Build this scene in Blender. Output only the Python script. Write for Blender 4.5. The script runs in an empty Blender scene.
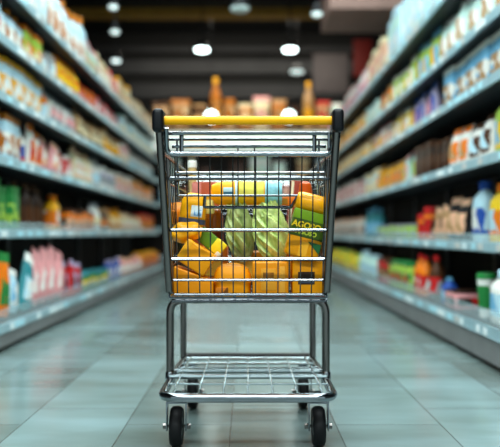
import bpy, bmesh, math, random
from mathutils import Vector, Matrix
random.seed(7)
PI = math.pi
S = bpy.context.scene
COL = S.collection

# ------------------------------------------------------------------ materials
def lin(c):
    return tuple(((v/12.92) if v <= .04045 else ((v+.055)/1.055)**2.4) for v in c)
MATS = {}
def mat(rgb, rough=.45, metal=0., noise=.10, nscale=18., coat=0., emit=0., alpha=1., trans=0., bump=0.):
    key = ('m', tuple(round(v, 3) for v in rgb), rough, metal, noise, nscale, coat, emit, alpha, trans, bump)
    if key in MATS: return MATS[key]
    m = bpy.data.materials.new('surface'); m.use_nodes = True
    nt = m.node_tree; b = nt.nodes['Principled BSDF']
    c = lin(rgb)
    b.inputs['Roughness'].default_value = rough
    b.inputs['Metallic'].default_value = metal
    b.inputs['Coat Weight'].default_value = coat
    if not metal: b.inputs['Specular IOR Level'].default_value = .22
    b.inputs['Alpha'].default_value = alpha
    b.inputs['Transmission Weight'].default_value = trans
    tc = nt.nodes.new('ShaderNodeTexCoord')
    n = nt.nodes.new('ShaderNodeTexNoise'); n.inputs['Scale'].default_value = nscale; n.inputs['Detail'].default_value = 3
    nt.links.new(tc.outputs['Object'], n.inputs['Vector'])
    r = nt.nodes.new('ShaderNodeValToRGB')
    r.color_ramp.elements[0].position = .3; r.color_ramp.elements[1].position = .7
    r.color_ramp.elements[0].color = (*[v*(1-noise) for v in c], 1)
    r.color_ramp.elements[1].color = (*[min(1, v*(1+noise)) for v in c], 1)
    nt.links.new(n.outputs['Fac'], r.inputs['Fac'])
    nt.links.new(r.outputs['Color'], b.inputs['Base Color'])
    if emit:
        b.inputs['Emission Color'].default_value = (*c, 1); b.inputs['Emission Strength'].default_value = emit
    if bump:
        bp = nt.nodes.new('ShaderNodeBump'); bp.inputs['Strength'].default_value = bump; bp.inputs['Distance'].default_value = .01
        nt.links.new(n.outputs['Fac'], bp.inputs['Height']); nt.links.new(bp.outputs['Normal'], b.inputs['Normal'])
    MATS[key] = m
    return m
def printed(c1, c2, c3, scale=14., rough=.4, stretch=(1, 1, 1)):
    """blocky printed artwork: patches of three inks"""
    key = ('p', c1, c2, c3, scale, rough, stretch)
    if key in MATS: return MATS[key]
    m = bpy.data.materials.new('printed'); m.use_nodes = True
    nt = m.node_tree; b = nt.nodes['Principled BSDF']; b.inputs['Roughness'].default_value = rough; b.inputs['Specular IOR Level'].default_value = .25
    tc = nt.nodes.new('ShaderNodeTexCoord'); mp = nt.nodes.new('ShaderNodeMapping')
    mp.inputs['Scale'].default_value = stretch
    v = nt.nodes.new('ShaderNodeTexVoronoi'); v.inputs['Scale'].default_value = scale
    sp = nt.nodes.new('ShaderNodeSeparateColor')
    r = nt.nodes.new('ShaderNodeValToRGB'); r.color_ramp.interpolation = 'CONSTANT'
    e = r.color_ramp.elements
    e[0].position = 0; e[0].color = (*lin(c1), 1)
    e[1].position = .45; e[1].color = (*lin(c2), 1)
    x = e.new(.75); x.color = (*lin(c3), 1)
    nt.links.new(tc.outputs['Object'], mp.inputs['Vector']); nt.links.new(mp.outputs['Vector'], v.inputs['Vector'])
    nt.links.new(v.outputs['Color'], sp.inputs['Color']); nt.links.new(sp.outputs[0], r.inputs['Fac'])
    nt.links.new(r.outputs['Color'], b.inputs['Base Color'])
    MATS[key] = m
    return m

CHROME = mat((.55, .57, .59), .11, 1., .04, 30)
WIRE = mat((.40, .41, .43), .13, 1., .04, 30)
DARKCHROME = mat((.46, .44, .43), .22, 1., .06, 30)  # chrome with its dark reflections put into the colour
YELLOW = mat((1.0, .69, .0), .35, 0, .05, 30)
BLACKPL = mat((.055, .06, .075), .35, 0, .15, 30)
RUBBER = mat((.06, .06, .065), .6, 0, .25, 40)

# ------------------------------------------------------------------ mesh helpers
def tube(bm, pts, r, seg=10, closed=False):
    pts = [Vector(p) for p in pts]; n = len(pts); rings = []
    def tan(i):
        if closed: return (pts[(i+1) % n]-pts[i-1]).normalized()
        if i == 0: return (pts[1]-pts[0]).normalized()
        if i == n-1: return (pts[-1]-pts[-2]).normalized()
        return ((pts[i]-pts[i-1]).normalized()+(pts[i+1]-pts[i]).normalized()).normalized()
    t = tan(0); a = Vector((0, 0, 1)) if abs(t.z) < .9 else Vector((1, 0, 0))
    u = t.cross(a).normalized()
    for i in range(n):
        t = tan(i); u = (u-t*u.dot(t)).normalized(); v = t.cross(u)
        rings.append([bm.verts.new(pts[i]+(u*math.cos(2*PI*k/seg)+v*math.sin(2*PI*k/seg))*r) for k in range(seg)])
    for i in range(n if closed else n-1):
        A, B = rings[i], rings[(i+1) % n]
        for k in range(seg): bm.faces.new((A[k], A[(k+1) % seg], B[(k+1) % seg], B[k]))
    if not closed:
        bm.faces.new(rings[0][::-1]); bm.faces.new(rings[-1])
def fillet(pts, rad, n=6, closed=False):
    P = [Vector(p) for p in pts]; out = []; N = len(P)
    for i in range(N):
        if not closed and i in (0, N-1): out.append(P[i]); continue
        a, b, c = P[i-1], P[i], P[(i+1) % N]
        d1 = (a-b); d2 = (c-b); ang = d1.angle(d2)
        if ang > 3.0: out.append(b); continue
        l = min(rad/math.tan(ang/2), d1.length*.49, d2.length*.49)
        p1 = b+d1.normalized()*l; p2 = b+d2.normalized()*l
        for k in range(n+1):
            s = k/n; out.append((1-s)**2*p1+2*s*(1-s)*b+s*s*p2)
    return out
def box(bm, lo, hi, bev=0., seg=2, M=None):
    lo = Vector(lo); hi = Vector(hi)
    r = bmesh.ops.create_cube(bm, size=1)
    vs = r['verts']
    for v in vs: v.co = Vector([(lo[k]+hi[k])/2+v.co[k]*(hi[k]-lo[k]) for k in range(3)])
    if bev:
        es = list({e for v in vs for e in v.link_edges})
        r = bmesh.ops.bevel(bm, geom=es, offset=bev, segments=seg, affect='EDGES', profile=.5)
        vs = list({v for f in r['faces'] for v in f.verts} | {v for v in vs if v.is_valid})
    if M is not None: bmesh.ops.transform(bm, matrix=M, verts=[v for v in vs if v.is_valid])
def lathe(bm, prof, seg=20, sx=1., sy=1., sq=2., M=None, cap=True):
    """profile [(r,z)], superelliptic section when sq>2"""
    rings = []
    for r, z in prof:
        ring = []
        for k in range(seg):
            a = 2*PI*k/seg; c, s = math.cos(a), math.sin(a)
            x = math.copysign(abs(c)**(2/sq), c); y = math.copysign(abs(s)**(2/sq), s)
            p = Vector((x*r*sx, y*r*sy, z))
            ring.append(bm.verts.new(M @ p if M else p))
        rings.append(ring)
    for A, B in zip(rings, rings[1:]):
        for k in range(seg): bm.faces.new((A[k], A[(k+1) % seg], B[(k+1) % seg], B[k]))
    if cap:
        bm.faces.new(rings[0][::-1]); bm.faces.new(rings[-1])
def pouch(bm, w, h, t, u0=-1, u1=1, v0=0, v1=1, off=0., nu=10, nv=12, back=True, crimp=.06, wob=.0):
    """pillow shaped bag standing on z=0, front towards -Y"""
    def th(u, v):
        e = max(0, 1-abs(u)**3.2)
        b = 1-max(0, (v-(1-crimp-.45))/(.45+crimp))**1.6 if v > 1-crimp-.45 else 1.
        lo = .75+.25*min(1, v/.15)
        return t*.5*(max(0., e)**.55)*max(.02, b)*lo+.0012
    sides = (-1, 1) if back else (-1,)
    grids = []
    for s in sides:
        g = []
        for j in range(nv+1):
            v = v0+(v1-v0)*j/nv
            row = []
            for i in range(nu+1):
                u = u0+(u1-u0)*i/nu
                nar = 1-.06*math.sin(PI*v)
                y = s*(th(u, v)+off)+wob*math.sin(7*u+5*v)*t*.1
                row.append(bm.verts.new((u*w/2*nar, y, v*h)))
            g.append(row)
        for j in range(nv):
            for i in range(nu):
                q = (g[j][i], g[j][i+1], g[j+1][i+1], g[j+1][i])
                bm.faces.new(q if s < 0 else q[::-1])
        grids.append(g)
    if back:
        F, B = grids
        for i in range(nu):
            bm.faces.new((F[0][i+1], F[0][i], B[0][i], B[0][i+1]))
            bm.faces.new((F[nv][i], F[nv][i+1], B[nv][i+1], B[nv][i]))
        for j in range(nv):
            bm.faces.new((F[j][0], F[j+1][0], B[j+1][0], B[j][0]))
            bm.faces.new((F[j+1][nu], F[j][nu], B[j][nu], B[j+1][nu]))

def mesh(name, bm, m, smooth=True, angle=.7):
    bm.normal_update()
    bmesh.ops.recalc_face_normals(bm, faces=bm.faces)
    me = bpy.data.meshes.new(name); bm.to_mesh(me); bm.free()
    me.materials.append(m)
    if smooth:
        for p in me.polygons: p.use_smooth = True
        try: me.set_sharp_from_angle(angle=angle)
        except Exception: pass
    return me
def link(name, me, parent=None):
    o = bpy.data.objects.new(name, me); COL.objects.link(o)
    if parent: o.parent = parent
    return o
def obj(name, bm, m, parent=None, org=None, smooth=True, angle=.7):
    if org is not None: bmesh.ops.translate(bm, vec=-Vector(org), verts=bm.verts)
    return link(name, mesh(name, bm, m, smooth, angle), parent)
def tag(o, label=None, cat=None, group=None, kind=None):
    if label: o['label'] = label
    if cat: o['category'] = cat
    if group: o['group'] = group
    if kind: o['kind'] = kind
    return o
def empty(name, loc, label, cat, group=None, rot=(0, 0, 0)):
    o = bpy.data.objects.new(name, None); COL.objects.link(o)
    o.empty_display_size = .05
    o.location = loc; o.rotation_euler = rot
    return tag(o, label, cat, group)
def P(x, y, d):
    """point seen at photo pixel x,y and d metres from the lens"""
    return Vector(((x-248)/708*d, d, .68+(232-y)/708*d))

# ------------------------------------------------------------------ camera
cam = bpy.data.cameras.new('camera'); co = bpy.data.objects.new('camera', cam); COL.objects.link(co)
co.location = (0, 0, .68); co.rotation_euler = (PI/2, 0, 0)
cam.sensor_width = 36; cam.lens = 708/500*36
cam.shift_x = 2/500; cam.shift_y = 8.5/500
cam.dof.use_dof = True; cam.dof.focus_distance = 2.12; cam.dof.aperture_fstop = 1.65
cam.clip_start = .05
S.camera = co

# ------------------------------------------------------------------ setting
def structure(name, bm, m, smooth=False):
    return tag(obj(name, bm, m, smooth=smooth), kind='structure')
# floor of polished tiles laid in running bond
fm = bpy.data.materials.new('floor_tiles'); fm.use_nodes = True
nt = fm.node_tree; b = nt.nodes['Principled BSDF']; N = nt.nodes.new; L = nt.links.new
tc = N('ShaderNodeTexCoord'); mp = N('ShaderNodeMapping'); mp.inputs['Rotation'].default_value = (0, 0, PI/2); mp.inputs['Location'].default_value = (.1, .06, 0)
L(tc.outputs['Object'], mp.inputs['Vector'])
br = N('ShaderNodeTexBrick'); br.inputs['Scale'].default_value = 1; br.inputs['Brick Width'].default_value = .60; br.inputs['Row Height'].default_value = .37
br.inputs['Mortar Size'].default_value = .0028; br.inputs['Mortar Smooth'].default_value = .2; br.offset = .38
br.inputs['Color1'].default_value = (*lin((.53, .625, .63)), 1); br.inputs['Color2'].default_value = (*lin((.44, .505, .50)), 1); br.inputs['Mortar'].default_value = (*lin((.36, .41, .41)), 1)
L(mp.outputs['Vector'], br.inputs['Vector'])
no = N('ShaderNodeTexNoise'); no.inputs['Scale'].default_value = 2.3; no.inputs['Detail'].default_value = 5
mp2 = N('ShaderNodeMapping'); mp2.inputs['Scale'].default_value = (.5, 1.6, 1); L(tc.outputs['Object'], mp2.inputs['Vector']); L(mp2.outputs['Vector'], no.inputs['Vector'])
mx = N('ShaderNodeMix'); mx.data_type = 'RGBA'; mx.blend_type = 'MULTIPLY'; mx.inputs[0].default_value = .8
rp = N('ShaderNodeValToRGB'); rp.color_ramp.elements[0].position = .3; rp.color_ramp.elements[0].color = (.56, .51, .44, 1); rp.color_ramp.elements[1].position = .68; rp.color_ramp.elements[1].color = (1, 1, 1, 1)
L(no.outputs['Fac'], rp.inputs['Fac']); L(br.outputs['Color'], mx.inputs[6]); L(rp.outputs['Color'], mx.inputs[7]); L(mx.outputs[2], b.inputs['Base Color'])
rr = N('ShaderNodeMapRange'); rr.inputs['To Min'].default_value = .10; rr.inputs['To Max'].default_value = .26; L(no.outputs['Fac'], rr.inputs['Value']); L(rr.outputs['Result'], b.inputs['Roughness'])
bp = N('ShaderNodeBump'); bp.inputs['Strength'].default_value = .25; bp.inputs['Distance'].default_value = .003; bp.invert = True
L(br.outputs['Fac'], bp.inputs['Height']); L(bp.outputs['Normal'], b.inputs['Normal'])
bm = bmesh.new(); box(bm, (-5, -2.5, -.1), (5, 13.3, 0)); structure('floor', bm, fm)
DARKCEIL = mat((.10, .105, .11), .8, 0, .2, 3)
bm = bmesh.new(); box(bm, (-5, -2.5, 4.4), (5, 13.3, 4.5)); structure('ceiling', bm, DARKCEIL)
bm = bmesh.new(); box(bm, (-5, 13.2, 0), (5, 13.3, 4.4)); structure('wall_end', bm, mat((.09, .088, .085), .8, 0, .2, 2))
bm = bmesh.new(); box(bm, (-5.1, -2.5, 0), (-5, 13.3, 4.4)); structure('wall_left', bm, mat((.17, .17, .17), .8, 0, .2, 2))
bm = bmesh.new(); box(bm, (5, -2.5, 0), (5.1, 13.3, 4.4)); structure('wall_right', bm, mat((.17, .17, .17), .8, 0, .2, 2))
# boards on the upper end wall and beams under the ceiling
for i, (z0, z1, c) in enumerate(((3.62, 3.86, .21), (3.16, 3.42, .19), (4.02, 4.12, .16))):
    bm = bmesh.new(); box(bm, (-4.9, 13.12, z0), (4.9, 13.2, z1)); structure('trim_%d' % (i+1), bm, mat((c, c, c*1.02), .6, 0, .1, 4))
bm = bmesh.new(); box(bm, (-4.9, 10.6, 3.93), (4.9, 10.85, 4.04)); box(bm, (-4.9, 10.62, 4.04), (-4.7, 10.83, 4.4)); box(bm, (4.7, 10.62, 4.04), (4.9, 10.83, 4.4))
structure('trim_4', bm, mat((.55, .40, .13), .55, 0, .15, 5))
bm = bmesh.new(); box(bm, (.95, 8.2, 3.27), (2.4, 9.2, 4.4)); structure('trim_5', bm, mat((.62, .50, .46), .7, 0, .1, 4))

# ------------------------------------------------------------------ ordinal words
ORD = ['nearest', 'second', 'third', 'fourth', 'fifth', 'sixth', 'seventh', 'eighth', 'ninth', 'tenth', 'eleventh', 'twelfth', 'thirteenth', 'fourteenth', 'fifteenth', 'sixteenth', 'seventeenth', 'eighteenth', 'nineteenth', 'twentieth']
def nth(i): return ORD[i] if i < len(ORD) else 'far'

# ------------------------------------------------------------------ shelving
LZ = [.15, .686, 1.128, 1.516, 1.86, 2.21]
RZ = [.20, .615, 1.09, 1.51, 1.845, 2.25]
LX, RX = -1.48, 1.30
LBX, RBX = -1.38, 1.20
DEP = .46
STEEL = mat((.16, .17, .18), .45, .3, .1, 10)
BACK = mat((.085, .062, .05), .7, 0, .25, 6)
DECK = mat((.22, .235, .245), .45, .2, .1, 8)
RAIL = mat((.60, .72, .75), .35, 0, .06, 12)
KICK = mat((.50, .50, .50), .4, .2, .1, 8)
TAGM = [mat((.93, .97, .97), .4, 0, .03, 20), mat((.72, .90, .94), .4, 0, .03, 20), mat((.80, .80, .78), .4, 0, .03, 20)]
GUARD = mat((.85, .95, .96), .08, 0, .02, 10, alpha=.22)
def shelf_units(side, zs, xf, xb, y0, n, length):
    s = 1 if side == 'left' else -1          # direction from shelf back to the aisle
    cache = {}
    for i in range(n):
        ya = y0+i*length
        org = Vector((xf-s*DEP/2, ya+length/2, 0))
        root = empty('shelf_unit', org, 'dark six-tier supermarket shelf unit, %s one from the near end, %s side of the aisle' % (nth(i), side), 'shelving', 'shelf units along the %s side' % side)
        def put(key, build, m, parent):
            if key not in cache:
                bm = bmesh.new(); build(bm); cache[key] = mesh(key[0], bm, m, smooth=False)
            return link(key[0], cache[key], parent)
        h = length/2
        put(('back_panel',), lambda bm: box(bm, (-s*DEP/2-s*.02-.01, -h+.004, .02), (-s*DEP/2-s*.02+.01, h-.004, zs[5]+.38)), BACK, root)
        for q in (-1, 1):
            put(('upright', q), lambda bm: box(bm, (-s*DEP/2-.02, q*(h-.022)-.02, 0), (-s*DEP/2+.02, q*(h-.022)+.02, zs[5]+.38)), STEEL, root)
        bx = s*DEP/2+s*abs(xb-xf)
        lo, hi = min(-s*DEP/2, bx), max(-s*DEP/2, bx)
        base = put(('base_deck',), lambda bm: box(bm, (lo, -h+.002, zs[0]-.03), (hi, h-.002, zs[0])), DECK, root)
        kx = bx-s*.012
        put(('kick_plate',), lambda bm: box(bm, (kx-.01, -h+.002, .03), (kx+.01, h-.002, zs[0]-.03), .003), KICK, base)
        put(('toe_strip',), lambda bm: box(bm, (kx-s*.03-.01, -h+.002, 0), (kx-s*.03+.01, h-.002, .035)), BLACKPL, base)
        put(('price_rail', 0), lambda bm: box(bm, (bx-.004, -h+.004, zs[0]-.042), (bx+.008*s, h-.004, zs[0]+.012), .003), RAIL, base)
        if True:
            gx = bx-s*.03
            put(('front_guard', 0), lambda bm: box(bm, (gx-.002, -h+.006, zs[0]), (gx+.002, h-.006, zs[0]+.085)), GUARD, base)
        shelves = [(base, 0, bx)]
        for k in range(1, 6):
            x0, x1 = -s*DEP/2, s*DEP/2
            sh = put(('shelf', k), lambda bm: box(bm, (min(x0, x1), -h+.003, zs[k]-.026), (max(x0, x1), h-.003, zs[k]), .002), DECK, root)
            put(('price_rail', k), lambda bm: box(bm, (x1-.004, -h+.004, zs[k]-.045), (x1+.008, h-.004, zs[k]+.012), .003) if s > 0 else box(bm, (x1-.008, -h+.004, zs[k]-.045), (x1+.004, h-.004, zs[k]+.012), .003), RAIL, sh)
            if k == 1: put(('front_guard', k), lambda bm: box(bm, (x1-s*.02-.002, -h+.006, zs[k]), (x1-s*.02+.002, h-.006, zs[k]+.06)), GUARD, sh)
            shelves.append((sh, k, x1))
        for sh, k, xx in shelves:
            y = -h+.05+random.random()*.1
            while y < h-.12:
                w = random.choice((.05, .07, .07, .10, .16)); q = random.randrange(3)
                if y+w > h-.02: break
                key = ('price_tag', w, q)
                if key not in cache:
                    bm = bmesh.new(); box(bm, (-.0025, 0, -.018), (.0025, w, .018), .001); cache[key] = mesh('price_tag', bm, TAGM[q], smooth=False)
                o = link('price_tag', cache[key], sh); o.location = (xx+s*.011, y, zs[k]-.018)
                y += w+random.choice((.03, .06, .12, .22))
shelf_units('left', LZ, LX, LBX, 3.27, 7, 1.2)
shelf_units('right', RZ, RX, RBX, 2.6, 8, 1.2)

# ------------------------------------------------------------------ products
PC = {}
def cached(key, build, m, smooth=True):
    if key not in PC:
        bm = bmesh.new(); build(bm); PC[key] = mesh(key[0], bm, m, smooth)
    return PC[key]
def parts_of(kind, w, d, h, cols):
    """[(part name, mesh)] of one product; front towards -Y, standing on z=0"""
    w, d, h = round(w, 3), round(d, 3), round(h, 3)
    c1, c2, c3 = cols; k = (kind, w, d, h, cols)
    M1 = mat(c1, .38); M2 = mat(c2, .38); PR = printed(c2, c3, c1, 16)
    if kind == 'carton':
        return [('box', cached(('box',)+k, lambda bm: box(bm, (-w/2, -d/2, 0), (w/2, d/2, h*.86), .004), M1)),
                ('label', cached(('label',)+k, lambda bm: box(bm, (-w/2-.001, -d/2-.001, h*.16), (w/2+.001, d/2+.001, h*.62), .004), PR)),
                ('lid', cached(('lid',)+k, lambda bm: box(bm, (-w/2-.001, -d/2-.001, h*.85), (w/2+.001, d/2+.001, h), .006), M2))]
    if kind in ('bottle', 'jar', 'jug', 'cup'):
        r = min(w, d)/2 if kind != 'jug' else 1
        if kind == 'bottle': prof = [(r*.9, 0), (r, .01), (r, h*.58), (r*.93, h*.66), (r*.5, h*.80), (r*.36, h*.85), (r*.36, h*.9)]; cap = [(r*.42, h*.88), (r*.42, h*.99), (r*.36, h)]; lab = [(r*1.015, h*.16), (r*1.015, h*.52)]
        elif kind == 'jar': prof = [(r*.9, 0), (r, .008), (r, h*.74), (r*.9, h*.8)]; cap = [(r*.95, h*.78), (r*.97, h*.97), (r*.9, h)]; lab = [(r*1.015, h*.15), (r*1.015, h*.65)]
        elif kind == 'cup': prof = [(r*.68, 0), (r*.7, .006), (r*.96, h*.88)]; cap = [(r*1.02, h*.87), (r*1.02, h*.93), (r*.9, h)]; lab = [(r*.775, h*.2), (r*.935, h*.72)]
        else: prof = [(.94, 0), (1, .012), (1, h*.62), (.9, h*.72), (.5, h*.82), (.34, h*.86), (.34, h*.9)]; cap = [(.4, h*.86), (.4, h*.985), (.34, h)]; lab = [(1.02, h*.14), (1.02, h*.56)]
        sx, sy, sq = (w/2, d/2, 4.) if kind == 'jug' else (1, 1, 2.)
        return [('body', cached(('body',)+k, lambda bm: lathe(bm, prof, 20, sx, sy, sq), M1)),
                ('label', cached(('label',)+k, lambda bm: lathe(bm, lab, 20, sx, sy, sq, cap=False), PR)),
                ('cap', cached(('cap',)+k, lambda bm: lathe(bm, cap, 16, sx if kind == 'jug' else 1, sx if kind == 'jug' else 1, 2.), M2))]
    if kind in ('pouch', 'bag'):
        t = d*(.8 if kind == 'pouch' else 1.)
        return [('bag', cached(('bag',)+k, lambda bm: pouch(bm, w, h, t, wob=1.), M1)),
                ('label', cached(('label',)+k, lambda bm: pouch(bm, w, h, t, -.72, .72, .18, .66, .0012, back=False, wob=1.), PR)),
                ('top_band', cached(('top_band',)+k, lambda bm: pouch(bm, w, h, t, -.98, .98, .84, 1.0, .0012, nv=4, back=False, wob=1.), M2))]
NAMES = {'carton': ('carton', 'carton'), 'bottle': ('bottle', 'bottle'), 'jar': ('jar', 'jar'), 'jug': ('plastic_jug', 'jug'), 'cup': ('tapered_tub', 'tub'), 'pouch': ('snack_pouch', 'pouch'), 'bag': ('filled_bag', 'bag')}
LEVELS = ['bottom shelf', 'second shelf up', 'third shelf up', 'fourth shelf up', 'fifth shelf up', 'top shelf']
COUNT = {}
RUNS = []
def product(kind, w, d, h, cols, loc, rotz, label, group, lean=0., tilt=0.):
    name, cat = NAMES[kind]
    loc = Vector(loc); loc.z += abs(math.sin(tilt))*w/2+.002*bool(tilt)
    root = empty(name, loc, label, cat, group, (lean, tilt, rotz))
    for pn, me in parts_of(kind, w, d, h, cols): link(pn, me, root)
    return root
def run(side, lev, xa, xb, n, kind, h, cols, desc, dep=None, row=0, tilt=0., gap=.94):
    """a run of like products between photo columns xa and xb on one shelf"""
    zs = LZ if side == 'left' else RZ
    face = (1.44 if lev == 0 else 1.52) if side == 'left' else (1.26 if lev == 0 else 1.34)
    face += row*.20
    da, db = sorted((708*face/abs(248-xa), 708*face/abs(248-xb)))
    da = max(da, 3.0 if side == 'right' else 3.4); db = min(db, 11.6 if side == 'left' else 12.0)
    if db-da < .05: return
    n = max(n, math.ceil((db-da)/.24)) if n > 1 else n
    p = (db-da)/n
    for i in range(n):
        w = p*gap
        if kind in ('bottle', 'jar', 'cup'): w = min(w, .11)
        if kind == 'jug': w = min(w, .19)
        if kind in ('pouch', 'bag'): w *= math.cos(tilt)*.95
        d = dep or {'carton': .16, 'bottle': w, 'jar': w, 'cup': w, 'jug': min(w, .12), 'pouch': min(.09, .45*w+.02), 'bag': min(.13, .6*w+.02)}[kind]
        if kind in ('bottle', 'jar', 'cup'): d = w
        y = da+p*(i+.5)
        xx = face+d/2+.012+random.uniform(0, .012)
        hh = h*(1 if n < 2 else 1)
        xx += random.uniform(0, .03)
        x = -xx if side == 'left' else xx
        RUNS.append((side, lev, desc, kind, w, d, hh, cols, (x, y, zs[lev]+.001), (PI/2 if side == 'left' else -PI/2)+random.uniform(-.09, .09)*(.4 if kind == 'carton' else 1), tilt*(1 if kind == 'pouch' else 0)))
def place_runs():
    by = {}
    for r in RUNS: by.setdefault((r[0], r[1], r[2]), []).append(r)
    for (side, lev, desc), rs in by.items():
        rs.sort(key=lambda r: r[8][1])
        for i, r in enumerate(rs):
            if len(rs) == 1: lab = '%s on the %s, %s of the aisle' % (desc, LEVELS[lev], side)
            else: lab = '%s, %s from the near end, %s, %s side' % (desc, nth(i), LEVELS[lev], side)
            q_ = product(r[3], r[4], r[5], r[6], r[7], r[8], r[9], lab, '%ss on the %s, %s side' % (desc, LEVELS[lev], side) if len(rs) > 1 else None, tilt=r[10])
            zz = LZ if side == 'left' else RZ; gap_ = zz[lev+1]-zz[lev]-.055 if lev < 5 else 9
            q_.scale = (1, 1, min(random.uniform(1.08, 1.36)*(1 if lev else .88), gap_/r[6]))
# inks
PB = (.74, .88, .93); WH = (.93, .93, .90); AM = (.72, .42, .08); GOLD = (.95, .68, .10); OR = (.93, .48, .08); RED = (.80, .13, .13)
PK = (.90, .62, .62); CR = (.92, .86, .70); TAN = (.72, .56, .38); BRN = (.30, .17, .08); GRN = (.15, .50, .24); LIME = (.66, .80, .30)
YEL = (.96, .80, .16); BLU = (.15, .32, .66); SKY = (.45, .72, .86); GRY = (.62, .64, .66); BLK = (.07, .07, .08); MINT = (.76, .90, .86); TEAL = (.20, .52, .55); PEA = (.93, .72, .58); LIL = (.70, .66, .78); DKB = (.17, .10, .06)
l, r = 'left', 'right'
# left, top shelf
run(l, 5, 24, 52, 3, 'carton', .34, (MINT, PB, WH), 'mint and white carton')
run(l, 5, 52, 90, 3, 'jug', .38, (PB, AM, WH), 'pale blue jug with amber cap')
run(l, 5, 90, 103, 4, 'carton', .26, (MINT, PK, LIME), 'mint carton with pink lid')
run(l, 5, 103, 114, 4, 'bag', .28, (TAN, CR, WH), 'tan paper bag')
run(l, 5, 114, 122, 3, 'pouch', .26, (PK, RED, CR), 'pink and red pouch')
run(l, 5, 122, 132, 5, 'carton', .26, (CR, GOLD, WH), 'cream and gold carton')
run(l, 5, 132, 157, 6, 'bag', .28, (CR, TAN, WH), 'cream bag with tan top')
# left, fifth shelf
run(l, 4, -16, 6, 2, 'carton', .24, (PB, PK, WH), 'pale blue carton with pink lid')
run(l, 4, 6, 31, 2, 'jug', .29, (PB, AM, WH), 'pale blue jug with amber cap')
run(l, 4, 31, 46, 2, 'carton', .21, (LIME, OR, CR), 'green carton with orange lid')
run(l, 4, 46, 62, 2, 'pouch', .20, (GRY, WH, PB), 'grey and white pouch', tilt=.10)
run(l, 4, 62, 82, 2, 'bag', .25, (GOLD, OR, YEL), 'bright yellow orange bag')
run(l, 4, 82, 100, 4, 'pouch', .21, (OR, RED, PK), 'orange and red pouch')
run(l, 4, 100, 124, 7, 'pouch', .19, (PK, RED, WH), 'pink pouch with red top')
run(l, 4, 124, 157, 8, 'carton', .22, (PB, MINT, CR), 'pale teal carton')
# left, fourth shelf
run(l, 3, -16, 47, 5, 'carton', .22, (PB, GOLD, WH), 'pale blue carton with gold lid', dep=.14)
run(l, 3, -10, 44, 7, 'bottle', .31, (AM, OR, GOLD), 'amber bottle behind blue cartons', row=1)
run(l, 3, 47, 56, 1, 'bottle', .27, (OR, WH, PB), 'orange bottle with white cap')
run(l, 3, 56, 80, 3, 'bag', .21, (WH, GRY, PK), 'white bag with grey top')
run(l, 3, 80, 106, 6, 'bag', .25, (TAN, BRN, CR), 'tan bag with brown top')
run(l, 3, 106, 122, 6, 'jar', .21, (CR, TAN, GOLD), 'cream jar with tan lid')
run(l, 3, 122, 132, 5, 'carton', .22, (PK, WH, CR), 'pink and white carton')
run(l, 3, 132, 157, 7, 'bottle', .24, (WH, GRY, PB), 'white bottle with grey cap')
# left, third shelf
run(l, 2, -16, 27, 3, 'carton', .28, (PB, AM, WH), 'pale blue carton with amber lid', dep=.15)
run(l, 2, 28, 35, 1, 'bottle', .24, (WH, RED, BLU), 'white bottle with red cap')
run(l, 2, 35, 48, 2, 'pouch', .25, (WH, OR, RED), 'white pouch with orange top')
run(l, 2, 48, 62, 2, 'pouch', .21, (PK, PEA, WH), 'pink and peach pouch', tilt=.2)
run(l, 2, 62, 80, 2, 'pouch', .19, (RED, WH, PK), 'red pouch with white band')
run(l, 2, 80, 96, 3, 'bag', .27, (CR, PEA, WH), 'cream bag with peach top')
run(l, 2, 97, 105, 2, 'bottle', .28, (WH, GRY, PB), 'white bottle with grey cap')
run(l, 2, 105, 120, 5, 'jar', .21, (LIL, WH, GRY), 'lilac jar with white lid')
run(l, 2, 120, 134, 6, 'carton', .20, (PEA, WH, PK), 'peach carton with white lid')
run(l, 2, 134, 157, 8, 'carton', .20, (OR, GOLD, WH), 'orange carton with gold lid')
# left, second shelf
run(l, 1, -16, 24, 3, 'carton', .25, (GRN, GRN, LIME), 'green carton')
run(l, 1, 26, 52, 5, 'bottle', .27, (DKB, BRN, BRN), 'dark brown bottle')
run(l, 1, 54, 72, 1, 'jug', .27, (GOLD, OR, WH), 'orange yellow jug with white label')
run(l, 1, 73, 96, 4, 'carton', .16, (OR, BRN, PEA), 'low orange carton with brown lid')
run(l, 1, 96, 106, 2, 'bottle', .23, (WH, GRY, CR), 'white bottle with grey cap')
run(l, 1, 106, 113, 2, 'carton', .20, (BRN, TAN, OR), 'brown carton with tan lid')
run(l, 1, 113, 126, 4, 'bag', .20, (GOLD, AM, CR), 'golden bag with amber top')
run(l, 1, 126, 143, 6, 'bag', .19, (CR, PEA, WH), 'cream bag with peach top')
run(l, 1, 143, 157, 5, 'carton', .20, (OR, RED, GOLD), 'orange carton with red lid')
# left, bottom shelf
run(l, 0, -16, 5, 2, 'pouch', .27, (TAN, GRY, BRN), 'grey brown pouch')
run(l, 0, 6, 17, 1, 'pouch', .36, (OR, GRN, GRN), 'green and orange pouch', tilt=.12)
run(l, 0, 17, 26, 1, 'pouch', .27, (PB, WH, SKY), 'pale blue pouch', tilt=.2)
run(l, 0, 26, 38, 2, 'pouch', .34, (TEAL, WH, PB), 'teal pouch with white top', tilt=.28)
run(l, 0, 38, 68, 4, 'pouch', .35, (PK, PK, WH), 'pink pouch with white patch', tilt=.25)
run(l, 0, 70, 88, 4, 'pouch', .25, (RED, LIL, BRN), 'red pouch with lilac top')
run(l, 0, 88, 112, 5, 'carton', .14, (GRN, TEAL, YEL), 'low green carton with teal lid')
run(l, 0, 112, 124, 3, 'pouch', .20, (BLU, LIL, WH), 'navy pouch with lilac top')
run(l, 0, 124, 144, 8, 'bag', .20, (PK, PEA, WH), 'pink bag with peach top')
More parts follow.
